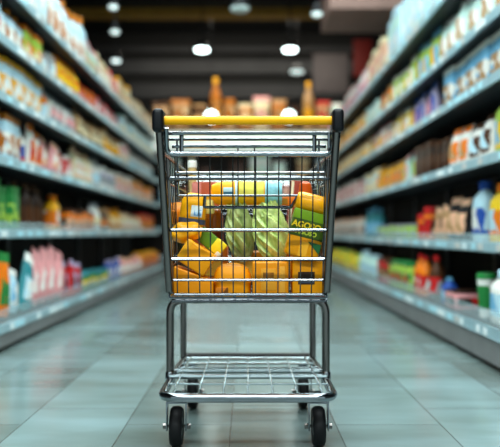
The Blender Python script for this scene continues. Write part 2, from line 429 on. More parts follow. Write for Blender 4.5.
run(l, 0, 144, 161, 6, 'carton', .20, (OR, GOLD, RED), 'orange carton with gold lid')
# right, top shelf
run(r, 5, 383, 440, 5, 'carton', .40, (MINT, PB, WH), 'tall mint and white carton', dep=.18)
run(r, 5, 365, 383, 5, 'carton', .32, (PEA, CR, PK), 'peach carton with cream lid')
run(r, 5, 327, 365, 8, 'bag', .30, (WH, PK, LIL), 'white bag with pink top')
# right, fifth shelf
run(r, 4, 432, 500, 4, 'bag', .28, (MINT, WH, TAN), 'mint bag with white top')
run(r, 4, 410, 431, 3, 'pouch', .27, (LIME, SKY, GOLD), 'yellow green pouch with blue top')
run(r, 4, 388, 409, 4, 'pouch', .25, (LIME, WH, YEL), 'lime pouch with white top')
run(r, 4, 376, 387, 3, 'pouch', .21, (OR, TAN, CR), 'orange pouch with tan top')
run(r, 4, 362, 375, 4, 'jar', .20, (WH, MINT, CR), 'white jar with mint lid')
run(r, 4, 327, 361, 9, 'bag', .24, (CR, GOLD, PEA), 'cream bag with gold top')
# right, fourth shelf
run(r, 3, 441, 512, 6, 'carton', .29, (SKY, WH, TAN), 'sky blue carton with white lid', dep=.15)
run(r, 3, 408, 431, 4, 'pouch', .25, (LIL, BLU, PK), 'lilac pouch with blue top')
run(r, 3, 386, 406, 4, 'pouch', .21, (YEL, WH, GOLD), 'yellow pouch with white top')
run(r, 3, 368, 385, 5, 'pouch', .22, (WH, PK, YEL), 'white pouch with pink top')
run(r, 3, 327, 367, 12, 'bag', .24, (TAN, CR, GOLD), 'tan bag with cream top')
# right, third shelf
run(r, 2, 485, 520, 3, 'jug', .31, (LIME, YEL, SKY), 'lime jug with yellow cap')
run(r, 2, 463, 484, 2, 'bag', .22, (WH, BRN, PB), 'white bag with brown top')
run(r, 2, 446, 462, 2, 'bag', .24, (WH, OR, TAN), 'white bag with orange top')
run(r, 2, 412, 444, 5, 'carton', .22, (DKB, BRN, BRN), 'dark brown carton')
run(r, 2, 399, 411, 2, 'pouch', .24, (MINT, PK, LIME), 'pale green pouch with pink top')
run(r, 2, 376, 398, 6, 'bag', .20, (GOLD, TAN, OR), 'mustard bag with tan top')
run(r, 2, 360, 375, 6, 'jar', .20, (PB, CR, WH), 'pale blue jar with cream lid')
run(r, 2, 327, 359, 9, 'pouch', .21, (PK, WH, RED), 'pink pouch with white top')
# right, second shelf
run(r, 1, 482, 520, 2, 'jug', .31, (YEL, OR, PB), 'yellow jug with orange cap')
run(r, 1, 463, 481, 1, 'jug', .29, (PB, BLU, WH), 'pale blue jug with dark blue cap')
run(r, 1, 440, 460, 2, 'bag', .24, (BLK, PEA, TAN), 'black bag with peach top')
run(r, 1, 425, 439, 2, 'pouch', .19, (TAN, PEA, BRN), 'tan pouch with peach top', tilt=.2)
run(r, 1, 413, 424, 2, 'jar', .19, (OR, RED, BRN), 'orange jar with red lid')
run(r, 1, 374, 412, 7, 'carton', .10, (LIME, GRY, MINT), 'low grey green carton', dep=.2)
run(r, 1, 362, 373, 4, 'bottle', .27, (TEAL, SKY, MINT), 'teal bottle with blue cap')
run(r, 1, 327, 361, 9, 'carton', .19, (WH, PEA, BRN), 'white carton with peach lid')
# right, bottom shelf
run(r, 0, 482, 515, 2, 'jug', .26, (WH, PB, SKY), 'white jug with pale blue label')
run(r, 0, 464, 480, 1, 'cup', .23, (WH, GRN, GRN), 'white tub with green lid')
run(r, 0, 437, 452, 2, 'carton', .10, (PK, DKB, RED), 'low dark pink carton')
run(r, 0, 431, 437, 1, 'bottle', .17, (BLU, SKY, WH), 'blue bottle')
run(r, 0, 422, 430, 1, 'bottle', .27, (BRN, RED, GRY), 'dark bottle with red cap')
run(r, 0, 407, 418, 2, 'bottle', .28, (OR, RED, WH), 'orange bottle with red cap')
run(r, 0, 385, 405, 4, 'carton', .20, (LIME, GRN, RED), 'green carton with red print')
run(r, 0, 375, 384, 3, 'carton', .20, (RED, BRN, TAN), 'red brown carton')
run(r, 0, 356, 374, 7, 'bottle', .24, (MINT, PB, TEAL), 'pale teal bottle')
run(r, 0, 327, 355, 6, 'bag', .20, (YEL, LIME, GOLD), 'yellow bag with lime top')
place_runs()

# ------------------------------------------------------------------ end of the aisle: display case, boards, lamps
LAMPW = (.92, 1.0, .99)
org = Vector((0, 12.7, 0))
dc = empty('display_case', org, 'tall white display case with dark shelves closing the far end of the aisle', 'display case')
bm = bmesh.new(); box(bm, (-2.6, 13.0, 0), (2.6, 13.08, 2.62)); obj('back_panel', bm, mat((.12, .10, .09), .7), dc, org, False)
CASEW = mat((.90, .93, .91), .4, 0, .03, 5)
for z0, z1 in ((2.10, 2.44),):
    bm = bmesh.new(); box(bm, (-2.6, 12.42, z0), (2.6, 12.5, z1), .006); obj('header', bm, mat((.90, .95, .92), .4, 0, .03, 5, emit=.5), dc, org)
bm = bmesh.new(); box(bm, (-2.6, 12.42, 2.44), (2.6, 13.0, 2.5), .004); obj('top_shelf', bm, mat((.5, .42, .3), .6), dc, org)
for z in (.25, .75, 1.2, 1.62):
    bm = bmesh.new(); box(bm, (-2.56, 12.5, z-.03), (2.56, 13.0, z)); sh = obj('shelf', bm, DECK, dc, org, False)
    bm = bmesh.new(); box(bm, (-2.56, 12.47, z-.05), (2.56, 12.5, z+.01)); obj('price_rail', bm, RAIL, sh, org, False)
    bm = bmesh.new(); tube(bm, [(-1.3, 12.56, z-.045), (1.3, 12.56, z-.045)], .014, 8); obj('added_light_tube', bm, mat(LAMPW, .4, 0, 0, 5, emit=10), sh, org)  # added glowing tube that brightens the case and its floor reflection
for x in (-2.6, 2.56):
    bm = bmesh.new(); box(bm, (x, 12.45, 0), (x+.04, 13.0, 2.44)); obj('side_panel', bm, CASEW, dc, org, False)
def end_items(z, lst, where, k=1.):
    lst = [(t[0], t[1], t[2], t[3]*k, t[4], t[5]) for t in lst]
    cnt = {}
    for x, kind, w, h, cols, desc in lst:
        cnt[desc] = cnt.get(desc, 0)+1
    seen = {}
    for x, kind, w, h, cols, desc in sorted(lst, key=lambda t: t[0]):
        i = seen.get(desc, 0); seen[desc] = i+1
        lab = desc+' '+where
        if cnt[desc] > 1: lab += ', %s from the left' % ('first' if i == 0 else nth(i))
        product(kind, w, {'carton': .22, 'bag': .16, 'pouch': .12}.get(kind, w), h, cols, (x, 12.62+random.uniform(0, .06), z+.001), random.uniform(-.1, .1), lab, desc+'s '+where if cnt[desc] > 1 else None)
TOP = 'on top of the end display case'
end_items(2.5, [(-1.55, 'bag', .3, .38, (TAN, BRN, CR), 'tan bag'), (-1.2, 'bag', .34, .42, (TAN, AM, CR), 'tan bag with amber top'), (-.85, 'carton', .22, .34, (BRN, TAN, TAN), 'brown carton'),
   (-.58, 'bottle', .20, .72, (AM, GOLD, TAN), 'amber bottle with gold cap'), (-.33, 'jar', .22, .42, (TAN, AM, CR), 'tan jar'), (-.05, 'bag', .26, .36, (AM, CR, GOLD), 'golden bag'),
   (.24, 'bag', .30, .46, (CR, PK, TAN), 'cream bag with pink top'), (.55, 'bag', .26, .42, (AM, TAN, GOLD), 'amber bag'), (.80, 'carton', .2, .34, (BRN, DKB, TAN), 'dark brown carton'),
   (1.08, 'bottle', .2, .66, (TAN, GOLD, AM), 'tan bottle with gold cap'), (1.34, 'bag', .26, .4, (TAN, RED, CR), 'tan bag with red top'), (1.62, 'bag', .28, .36, (MINT, WH, PB), 'mint bag')], TOP, 1.3)
MID = 'on the fourth shelf of the end display case'
end_items(1.62, [(-1.0, 'bottle', .14, .42, (CR, WH, TAN), 'cream bottle with white cap'), (-1.35, 'carton', .26, .36, (WH, MINT, PB), 'white carton with mint lid'), (-.75, 'carton', .2, .22, (BRN, DKB, BRN), 'low brown carton'),
   (.2, 'carton', .34, .40, (WH, MINT, CR), 'large white carton'), (-.18, 'carton', .26, .3, (DKB, BRN, DKB), 'dark brown carton'), (.55, 'carton', .2, .3, (MINT, WH, PB), 'mint carton with white lid'),
   (.98, 'bag', .2, .36, (TAN, CR, PEA), 'tan bag'), (1.35, 'carton', .24, .34, (WH, PB, GRY), 'white carton with blue lid')], MID)
THR = 'on the third shelf of the end display case'
end_items(1.2, [(-1.4, 'carton', .3, .3, (PB, WH, SKY), 'pale blue carton'), (-1.0, 'bag', .3, .3, (OR, RED, GOLD), 'orange bag'), (-.6, 'bag', .3, .3, (RED, OR, CR), 'red bag'),
   (.62, 'bag', .28, .3, (PEA, PK, WH), 'peach bag'), (1.05, 'carton', .28, .3, (GRY, WH, PB), 'grey carton'), (1.45, 'carton', .28, .3, (WH, MINT, CR), 'white carton with mint lid')], THR)

# boards hung on the end wall
o = None
bm = bmesh.new(); box(bm, (1.95, 13.1, 3.55), (2.3, 13.13, 4.25), .01); tag(obj('sign_board', bm, mat((.42, .12, .10), .6)), 'narrow dark red board high on the end wall', 'board')
bm = bmesh.new(); box(bm, (1.2, 13.08, 3.25), (1.85, 13.12, 3.98), .01); tag(obj('wall_board', bm, mat((.36, .33, .33), .6)), 'grey pink square board high on the end wall', 'board')

# lamps
LAMPW = (.92, 1.0, .99)
def pendant(x, y, dist, wx, wy, e, label, cat='ceiling light', down=4.4):
    p = P(x, y, dist)
    root = empty('ceiling_light', (p.x, p.y, p.z), label, cat, 'ceiling lights over the aisle')
    bm = bmesh.new(); lathe(bm, [(wx, .0), (wx*1.05, .03), (wx*.7, .09), (.03, .11)], 20); obj('lamp_housing', bm, BLACKPL, root)
    bm = bmesh.new(); lathe(bm, [(wx*.7, -.035), (wx*.9, -.028), (wx*.98, -.012), (wx*.98, 0)], 20, 1, 1); obj('diffuser', bm, mat(LAMPW, .4, 0, 0, 5, emit=e), root)
    bm = bmesh.new(); tube(bm, [(0, 0, .1), (0, 0, down-p.z)], .008, 6); obj('hanging_rod', bm, BLACKPL, root)
pendant(202, 49, 10., .10, .05, 9, 'left of the two bright lamps above the cart handle')
pendant(290, 49, 10., .10, .05, 9, 'right of the two bright lamps above the cart handle')
pendant(297, 71, 11.6, .11, .05, .9, 'dim lamp just below the right bright lamp')
pendant(113, 6, 7.6, .05, .05, .75, 'uppermost of three lamps in a column at upper left')
pendant(115, 31, 8.6, .055, .05, .85, 'middle of three lamps in a column at upper left')
pendant(116, 60, 10.2, .065, .05, 1.6, 'lowest of three lamps in a column at upper left')
pendant(317, 13, 8.1, .06, .05, .8, 'small lamp at the top beside the pinkish bulkhead')
pendant(240, 8, 8.1, .11, .05, .02, 'unlit grey lamp at the top centre of the view')
for x, word in ((211, 'left'), (289, 'right')):
    p = P(x, 116.5, 11.6)
    root = empty('globe_lamp', p, '%s of two white globe lamps just above the yellow handle' % word, 'globe lamp', 'globe lamps')
    bm = bmesh.new(); bmesh.ops.create_uvsphere(bm, u_segments=20, v_segments=12, radius=.098); obj('globe', bm, mat(LAMPW, .4, 0, 0, 5, emit=6), root)
    bm = bmesh.new(); lathe(bm, [(.05, .09), (.045, .15), (.012, .17)], 14); obj('lamp_holder', bm, BLACKPL, root)
    bm = bmesh.new(); tube(bm, [(0, 0, .16), (0, 0, 4.4-p.z)], .006, 6); obj('cord', bm, BLACKPL, root)
# unseen strip lights added to light cart and shelves, shaped to soften chrome glare
for i, y in enumerate((-1.5, 1.5, 3.6, 5.7, 7.8)):
    root = empty('added_panel_light', (-.1, y, 3.98), 'added strip light out of view above the aisle, %s from the near end' % nth(i), 'ceiling light', 'added panel lights')
    bm = bmesh.new(); box(bm, (-1.84, -.27, .0), (1.84, .27, .05), .005); obj('frame', bm, STEEL, root)
    bm = bmesh.new(); box(bm, (-1.8, -.25, -.012), (1.8, .25, 0)); obj('diffuser', bm, mat(LAMPW, .4, 0, 0, 5, emit=1), root, smooth=False)
    for q in (-1.4, 1.4):
        bm = bmesh.new(); tube(bm, [(q, 0, .05), (q, 0, .42)], .006, 6); obj('hanging_rod', bm, BLACKPL, root)
    ld = bpy.data.lights.new('added_panel_lamp', 'AREA'); ld.shape = 'RECTANGLE'; ld.size = 3.6; ld.size_y = .5; ld.energy = (270, 165, 145, 95, 38)[i]; ld.color = (.86, .985, 1.)
    lo = bpy.data.objects.new('added_panel_lamp', ld); COL.objects.link(lo); lo.location = (-.1, y, 3.955); lo.rotation_euler = (0, 0, 0)
# added lamp without a fixture, brightens the far display
ld = bpy.data.lights.new('added_display_lamp', 'AREA'); ld.shape = 'RECTANGLE'; ld.size = 4; ld.size_y = .4; ld.energy = 80; ld.color = (1, .95, .82)
lo = bpy.data.objects.new('added_display_lamp', ld); COL.objects.link(lo); lo.location = (0, 11.7, 4.2); lo.rotation_euler = (math.radians(18), 0, 0)

# ------------------------------------------------------------------ the shopping cart
CO = Vector((0, 2.45, 0))
cart = empty('shopping_cart', CO, 'chrome wire shopping cart with yellow handle standing in the middle of the aisle', 'shopping cart')
def part(name, bm, m, parent=cart): return obj(name, bm, m, parent, CO)
# handle
bm = bmesh.new(); a = P(164, 120.5, 2.0); c = P(336, 120.5, 2.0); tube(bm, [a, c], .0127, 16)
hb = part('handle_bar', bm, YELLOW)
for s in (-1, 1):
    bm = bmesh.new(); cx = s*.2515; cz = P(0, 121.5, 2.0).z
    box(bm, (cx-.0165, 1.965, cz-.033), (cx+.0165, 2.035, cz+.033), .012, 4)
    part('handle_cap', bm, BLACKPL)
    bm = bmesh.new()
    top = P(248+s*88.5, 132, 2.0); mid = P(248+s*84.0, 200, 2.04); bot = P(248+s*78.5, 292, 2.08)
    tube(bm, fillet([top, mid, bot], .3), .0115, 12)
    tube(bm, [P(248+s*80.5, 160, 2.06), P(248+s*76.0, 294, 2.09)], .006, 8)
    tube(bm, [P(248+s*82.5, 150, 2.05), P(248+s*86.5, 150, 2.02)], .0085, 8)
    part('handle_post', bm, DARKCHROME)
# bent top tube under the handle
bm = bmesh.new()
tube(bm, fillet([P(166, 128, 2.01), P(166.5, 154, 2.04), P(331, 154, 2.04), P(335.5, 128, 2.01)], .022), .0078, 10)
tr = part('top_bar', bm, CHROME)
# rear gate of wires
bm = bmesh.new()
def gd(y): return 2.045+(y-154)/143*.05
for y, x0, x1, rr_ in ((178.5, 169, 329, .0050), (230, 171, 328, .0058), (259, 172, 328, .0062), (280, 173.5, 327, .0042), (294.5, 174.5, 326, .0045)):
    tube(bm, [P(x0, y, gd(y)-.008), P(x1, y, gd(y)-.008)], rr_, 8)
part('gate_rail', bm, WIRE)
bm = bmesh.new()
for k in range(14):
    x = 175+k*11.55
    xb = 248+(x-248)*.965
    tube(bm, [P(x, 155, gd(154)), P(xb, 297, gd(297))], .0021, 6)
part('gate_wires', bm, DARKCHROME)
# basket: rims, sides, floor, front
ZB, ZBF = .492, .53
RT, RB, FT, FB = .250, .230, .225, .200      # half widths rear top/bottom, front top/bottom
YR, YF = 2.07, 2.87
ZT, ZTF = .912, .902
def side_pt(s, t, v):
    """t 0 rear..1 front, v 0 floor..1 rim"""
    top = Vector((s*(RT+(FT-RT)*t), YR+(YF-YR)*t, ZT+(ZTF-ZT)*t)); bo = Vector((s*(RB+(FB-RB)*t), YR+(YF-.05-YR)*t, ZB+(ZBF-ZB)*t))
    return bo.lerp(top, v)
bm = bmesh.new()
tube(bm, fillet([side_pt(-1, 0, 1), side_pt(-1, 1, 1), side_pt(1, 1, 1), side_pt(1, 0, 1)], .05), .006, 10)
part('basket_rim', bm, CHROME)
for s in (-1, 1):
    bm = bmesh.new()
    for v in (.2, .4, .6, .8): tube(bm, [side_pt(s, 0, v), side_pt(s, 1, v)], .0028, 6)
    for k in range(21):
        t = k/20; tube(bm, [side_pt(s, t, 0), side_pt(s, t, 1)], .0022, 6)
    tube(bm, [side_pt(s, 0, 0), side_pt(s, 1, 0)], .005, 8)
    part('side_panel', bm, CHROME)
bm = bmesh.new()
for k in range(12):
    t = k/11; x = -1+2*t
    tube(bm, [side_pt(-1, 1, 0).lerp(side_pt(1, 1, 0), t), side_pt(-1, 1, 1).lerp(side_pt(1, 1, 1), t)], .0022, 6)
for v in (0, .2, .4, .6, .8): tube(bm, [side_pt(-1, 1, v), side_pt(1, 1, v)], .003, 6)
part('front_panel', bm, CHROME)
bm = bmesh.new()
for k in range(13):
    t = k/12; tube(bm, [side_pt(-1, 0, 0).lerp(side_pt(1, 0, 0), t), side_pt(-1, 1, 0).lerp(side_pt(1, 1, 0), t)], .0025, 6)
for t in [j/10 for j in range(11)]:
    tube(bm, [side_pt(-1, t, 0)-Vector((0, 0, .004)), side_pt(1, t, 0)-Vector((0, 0, .004))], .0035, 6)
part('basket_floor', bm, CHROME)
bm = bmesh.new()
tube(bm, [P(172, 300.5, 2.12), P(327, 300.5, 2.12)], .006, 10)
part('bottom_bar', bm, WIRE)
# folded child seat
bm = bmesh.new()
for y, x0, x1, d, rr_ in ((133.5, 166, 333, 2.07, .0055), (139.5, 169, 329, 2.12, .0042), (146.5, 172, 326, 2.12, .0055), (173.3, 176, 324, 2.13, .0052)):
    tube(bm, [P(x0, y, d), P(x1, y, d)], rr_, 8)
for s in (-1, 1):
    tube(bm, [P(248+s*66.5, 131, 2.085), P(248+s*66.5, 151, 2.085)], .0065, 8)
    tube(bm, [P(248+s*81.5, 132, 2.06), P(248+s*81, 152, 2.06)], .0055, 8)
    tube(bm, [P(248+s*71, 140, 2.13), P(248+s*70, 196, 2.135)], .0035, 8)
cs = part('child_seat', bm, CHROME)
bm = bmesh.new()
tube(bm, [P(178, 195.7, 2.135), P(299, 195.7, 2.135)], .0032, 8)
tube(bm, fillet([P(205, 195.7, 2.137), P(204, 207.3, 2.135), P(291, 207.3, 2.135), P(298, 195.7, 2.137)], .006), .0048, 8)
for x in (238, 254.5): tube(bm, [P(x, 146.5, 2.122), P(x, 207, 2.14)], .0022, 6)
obj('seat_flap', bm, WIRE, cs, CO)
# lower frame
ZF = .183
bm = bmesh.new()
tube(bm, fillet([(-.247, 2.80, ZF), (-.261, 2.4, ZF), (-.261, 2.12, ZF), (.261, 2.12, ZF), (.261, 2.4, ZF), (.247, 2.80, ZF)], .065, 10), .0140, 14)
lf = part('lower_frame', bm, CHROME)
bm = bmesh.new(); tube(bm, [(-.25, 2.815, ZF+.004), (.25, 2.815, ZF+.004)], .013, 12); part('cross_bar', bm, mat((.14, .13, .13), .45, .6, .1, 30))
def hoop(y, w, z0, z1, r_, m, rad=.05):
    bm = bmesh.new(); tube(bm, fillet([(-w, y, z0), (-w, y, z1), (w, y, z1), (w, y, z0)], rad, 8), r_, 12)
    return part('support_hoop', bm, m)
hoop(2.40, .264, ZF-.005, .452, .0135, DARKCHROME)
hoop(2.76, .252, ZF-.005, .478, .0125, DARKCHROME)
for s in (-1, 1):
    bm = bmesh.new(); lathe(bm, [(.0165, ZF-.016), (.0172, ZF+.002), (.0165, ZF+.022), (.014, ZF+.025)], 14, M=Matrix.Translation((s*.264, 2.40, 0))); part('post_socket', bm, CHROME)
# lower rack
bm = bmesh.new()
for y, w, r_ in ((2.365, .262, .0085), (2.455, .258, .0085), (2.60, .24, .0052), (2.70, .235, .0065), (2.25, .255, .0035), (2.52, .25, .0035)):
    tube(bm, [(-w, y, ZF+.014), (w, y, ZF+.014)], r_, 8)
for k in range(7):
    x = -.225+.075*k
    tube(bm, fillet([(x*.93, 2.79, ZF+.004), (x*.96, 2.70, ZF+.022), (x, 2.22, ZF+.020), (x, 2.125, ZF+.004)], .05), .003, 6)
part('lower_rack', bm, mat((.64, .69, .70), .2, 1., .04, 30))
# casters
def caster(x, y, R, tw, label=None):
    zc = R
    bm = bmesh.new()
    for s in (-1, 1):
        xs = x+s*(tw/2+.010)
        box(bm, (xs-.0022, y-.016, zc-.012), (xs+.0022, y+.022, .142), .001)
    box(bm, (x-tw/2-.0125, y-.022, .138), (x+tw/2+.0125, y+.032, .145), .002)
    lathe(bm, [(.020, .144), (.020, .152), (.014, ZF-.012)], 12, M=Matrix.Translation((x, y+.01, 0)))
    root = part('caster', bm, CHROME)
    R4 = Matrix.Translation((x, y, zc)) @ Matrix.Rotation(PI/2, 4, 'Y')
    bm = bmesh.new(); h = tw/2
    lathe(bm, [(R*.62, -h*.8), (R*.86, -h*.95), (R*.95, -h*.75), (R, -h*.3), (R, h*.3), (R*.95, h*.75), (R*.86, h*.95), (R*.62, h*.8)], 32, M=R4)
    obj('tyre', bm, RUBBER, root, CO)
    bm = bmesh.new(); lathe(bm, [(R*.2, -h*.95), (R*.61, -h*.7), (R*.61, h*.7), (R*.2, h*.95)], 24, M=R4); obj('wheel_hub', bm, BLACKPL, root, CO)
    bm = bmesh.new(); lathe(bm, [(.004, -h-.024), (.0095, -h-.023), (.0095, -h-.013), (.005, -h-.012), (.005, h+.012), (.0095, h+.013), (.0095, h+.023), (.004, h+.024)], 6, M=R4); obj('axle_bolt', bm, DARKCHROME, root, CO)
caster(-.2265, 2.25, .063, .041); caster(.2235, 2.25, .063, .041)
caster(-.213, 2.74, .063, .041); caster(.213, 2.74, .063, .041)

# ------------------------------------------------------------------ groceries in the basket
YO = (.99, .67, .02); ORC = (.96, .61, .0); DOR = (.92, .56, .02)
def grocery(name, loc, label, cat, rot=(0, 0, 0)): return empty(name, loc, label, cat, None, rot)
def gpart(name, bm, m, root, angle=.7): return obj(name, bm, m, root, angle=angle)
FL = .5                                        # top of the floor wires near the gate
# yellow carton with the dark square label, bottom right
g = grocery('yellow_carton', P(308.5, 296, 2.19), 'yellow carton with a dark square label, bottom right of the basket', 'carton')
bm = bmesh.new(); box(bm, (-.053, -.055, 0), (.050, .055, .112), .006, 3); gpart('box', bm, mat(ORC, .4, 0, .06, 8), g)
bm = bmesh.new(); box(bm, (-.036, -.0565, .040), (.014, -.0545, .078)); lb = gpart('label', bm, mat((.24, .15, .10), .5, 0, .3, 40), g); tag(lb, 'dark square label')
bm = bmesh.new(); box(bm, (-.034, -.0572, .044), (.012, -.0562, .054)); obj('label_strip', bm, mat((.22, .27, .33), .5, 0, .2, 60), lb)
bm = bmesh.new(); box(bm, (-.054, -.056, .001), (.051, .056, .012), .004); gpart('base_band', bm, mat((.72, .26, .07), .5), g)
# orange carton with pale panel
g = grocery('orange_carton', P(270.5, 296, 2.19), 'orange carton with a paler yellow front panel, bottom centre of the basket', 'carton')
bm = bmesh.new(); box(bm, (-.056, -.055, 0), (.053, .055, .108), .006, 3); gpart('box', bm, mat(DOR, .4, 0, .06, 8), g)
bm = bmesh.new(); box(bm, (-.030, -.0565, .022), (.014, -.0545, .088), .0008); pn = gpart('front_panel', bm, mat((.93, .62, .16), .4, 0, .05, 10), g)
bm = bmesh.new(); box(bm, (-.024, -.0573, .058), (.008, -.0563, .076)); obj('label_strip', bm, mat((.68, .42, .12), .5, 0, .3, 60), pn)
bm = bmesh.new(); box(bm, (.026, -.0565, .016), (.042, -.0545, .094), .0008); gpart('side_stripe', bm, mat((.95, .66, .22), .4, 0, .05, 10), g)
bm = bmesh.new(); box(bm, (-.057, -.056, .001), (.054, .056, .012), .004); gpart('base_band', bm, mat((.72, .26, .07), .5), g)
# plump golden bag
g = grocery('golden_bag', P(232.5, 296, 2.20), 'plump golden bag with rounded top, beside the orange carton at basket bottom', 'bag')
bm = bmesh.new(); lathe(bm, [(.053, 0), (.057, .010), (.058, .05), (.056, .070), (.047, .088), (.030, .099), (.008, .103)], 28, 1, .85, 4.0); gpart('bag', bm, mat((.93, .58, .0), .5, 0, .12, 14, bump=.4), g)
bm = bmesh.new(); box(bm, (-.05, -.051, .004), (-.012, -.047, .03), .001); gpart('label', bm, printed((.80, .45, .06), (.95, .7, .2), (.45, .25, .05), 60), g)
# leaning orange carton bottom left
g = grocery('orange_carton', P(194, 297, 2.19), 'plain orange carton with a slanting top, bottom left corner of the basket', 'carton')
bm = bmesh.new(); box(bm, (-.058, -.055, 0), (.062, .055, .095), .006, 3)
for v in bm.verts:
    if v.co.z > .05: v.co.z += -.045*(v.co.x+.058)/.12+.004
gpart('box', bm, mat((.92, .55, .01), .4, 0, .08, 8), g)
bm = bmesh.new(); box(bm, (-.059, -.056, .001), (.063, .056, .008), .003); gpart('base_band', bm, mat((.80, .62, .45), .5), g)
# tilted carton on top of it
g = grocery('tilted_carton', P(204, 276, 2.18), 'orange carton tipped on its corner at the left of the basket', 'carton', (0, math.radians(33), 0))
bm = bmesh.new(); box(bm, (-.100, -.045, .0), (.0, .045, .072), .005, 3)
gpart('box', bm, mat((.95, .60, .01), .4, 0, .06, 8), g)
bm = bmesh.new(); box(bm, (-.101, -.046, .001), (-.078, .046, .0732), .006); gpart('end_cap', bm, mat((.97, .66, .10), .4, 0, .1, 12), g)
# bunched yellow bag at the very left
g = grocery('yellow_bag', P(188, 243, 2.215), 'crumpled yellow bag under the white-labelled bottle at the left of the basket', 'bag', (0, math.radians(-10), 0))
bm = bmesh.new(); bmesh.ops.create_icosphere(bm, subdivisions=4, radius=1)
for v in bm.verts:
    p = v.co.copy(); k = 1+.06*math.sin(6*p.x+4*p.z)+.05*math.sin(9*p.y-5*p.z+1)
    v.co = Vector((p.x*.052*k, p.y*.05*k, .034+p.z*.033*k))
gpart('bag', bm, mat((.97, .66, .06), .35, 0, .08, 20), g)
# green and yellow packet
g = grocery('green_packet', P(218, 257, 2.265), 'green and yellow packet wedged beside the tipped orange carton', 'packet', (0, math.radians(40), 0))
bm = bmesh.new(); box(bm, (-.10, -.04, 0), (0, .04, .046), .006, 3); gpart('box', bm, mat((.36, .52, .10), .4, 0, .25, 18), g)
bm = bmesh.new(); box(bm, (-.040, -.0415, .002), (.001, .0415, .0472), .005, 2); gpart('yellow_panel', bm, mat((.93, .80, .12), .4, 0, .08, 18), g)
bm = bmesh.new(); box(bm, (-.014, -.0425, -.001), (.003, .0425, .016), .003, 2); gpart('white_edge', bm, mat((.85, .80, .70), .4), g)
# yellow bottle with white label, standing tipped at left
g = grocery('yellow_bottle', P(191.5, 225, 2.24), 'stout yellow bottle with white and blue label, upper left of the basket', 'bottle', (0, math.radians(7), 0))
bm = bmesh.new(); lathe(bm, [(.9, 0), (1, .006), (1, .060), (.93, .078), (.72, .094), (.45, .1005), (.1, .102)], 28, .041, .036, 3.0); gpart('body', bm, mat(YO, .4, 0, .05, 12), g)
bm = bmesh.new(); box(bm, (-.004, -.0385, .026), (.032, -.034, .062), .002); lb = gpart('label', bm, mat((.90, .93, .92), .4), g); tag(lb, 'white and blue label')
bm = bmesh.new(); box(bm, (.006, -.0392, .030), (.030, -.0383, .050)); obj('label_print', bm, printed((.72, .85, .93), (.88, .93, .95), (.45, .66, .86), 70), lb)
bm = bmesh.new(); lathe(bm, [(1.03, .004), (1.03, .020)], 28, .041, .036, 3.0, cap=False); gpart('dark_band', bm, mat((.25, .26, .33), .45, 0, .2, 40), g)
# pale yellow bottle end next to it
g = grocery('cream_jar', P(207, 213, 2.33), 'small cream and yellow jar between the yellow bottles', 'jar')
bm = bmesh.new(); lathe(bm, [(.022, -.002), (.025, .004), (.025, .04), (.021, .045)], 20); gpart('body', bm, mat((.97, .90, .55), .35), g)
bm = bmesh.new(); lathe(bm, [(.024, .044), (.024, .056), (.021, .058)], 20); gpart('lid', bm, mat((.95, .68, .15), .35), g)
# orange pouch at far left edge
g = grocery('orange_pouch', P(177, 224, 2.30), 'orange pouch squeezed against the left side of the basket', 'pouch', (0, 0, .1))
bm = bmesh.new(); pouch(bm, .055, .07, .05); gpart('bag', bm, mat((.95, .55, .05), .4, 0, .1, 20), g)
# amber jar
g = grocery('amber_jar', P(214, 244, 2.40), 'brown amber jar with rounded shoulders behind the green packet', 'jar')
bm = bmesh.new(); lathe(bm, [(.028, 0), (.032, .006), (.032, .085), (.029, .104), (.020, .118), (.008, .122)], 24); gpart('body', bm, mat((.60, .32, .03), .25, 0, .08, 12, coat=.3), g)
bm = bmesh.new(); lathe(bm, [(.0326, .012), (.0326, .05)], 24, cap=False); gpart('label', bm, mat((.42, .17, .05), .4), g)
# long yellow bottle lying across the top
g = grocery('lying_bottle', P(246, 193.6, 2.34), 'yellow bottle with pale labels lying on its side across the top', 'bottle')
RY = Matrix.Rotation(PI/2, 4, 'Y')             # local z -> x
Lh = .116
bm = bmesh.new(); lathe(bm, [(.35, -Lh), (.72, -Lh+.004), (.93, -Lh+.022), (1, -Lh+.042), (1, .07), (.96, .095), (.93, Lh-.004), (.8, Lh)], 28, .0395, .038, 3.4, M=RY); gpart('body', bm, mat((.99, .67, .02), .4, 0, .05, 12), g)
bm = bmesh.new(); lathe(bm, [(1.015, -.036), (1.015, -.006), ], 28, .0395, .038, 3.4, M=RY, cap=False); wb = gpart('yellow_wrap', bm, mat((1., .80, .06), .35), g)
bm = bmesh.new(); box(bm, (-.074, -.0398, -.006), (-.040, -.0372, .018), .001); lb = gpart('label', bm, mat((.78, .90, .92), .4), g); tag(lb, 'pale blue label')
bm = bmesh.new(); box(bm, (-.073, -.0403, -.004), (-.041, -.0396, .004)); obj('label_strip', bm, mat((.24, .42, .50), .4), lb)
bm = bmesh.new(); lathe(bm, [(1.02, -.035), (1.02, -.028)], 28, .0395, .038, 3.4, M=RY, cap=False); gpart('stripe', bm, mat((.80, .90, .93), .4), g)
bm = bmesh.new(); box(bm, (-.022, -.0402, -.012), (.058, -.0372, .034), .001); gpart('pale_panel', bm, mat((1., .93, .42), .4, 0, .08, 30), g)
bm = bmesh.new(); lathe(bm, [(1.03, .062), (1.0, .09), (.99, Lh+.001), (.4, Lh+.003)], 28, .0395, .038, 3.4, M=RY, cap=False); gpart('blue_wrap', bm, mat((.55, .78, .84), .3, 0, .3, 45), g)
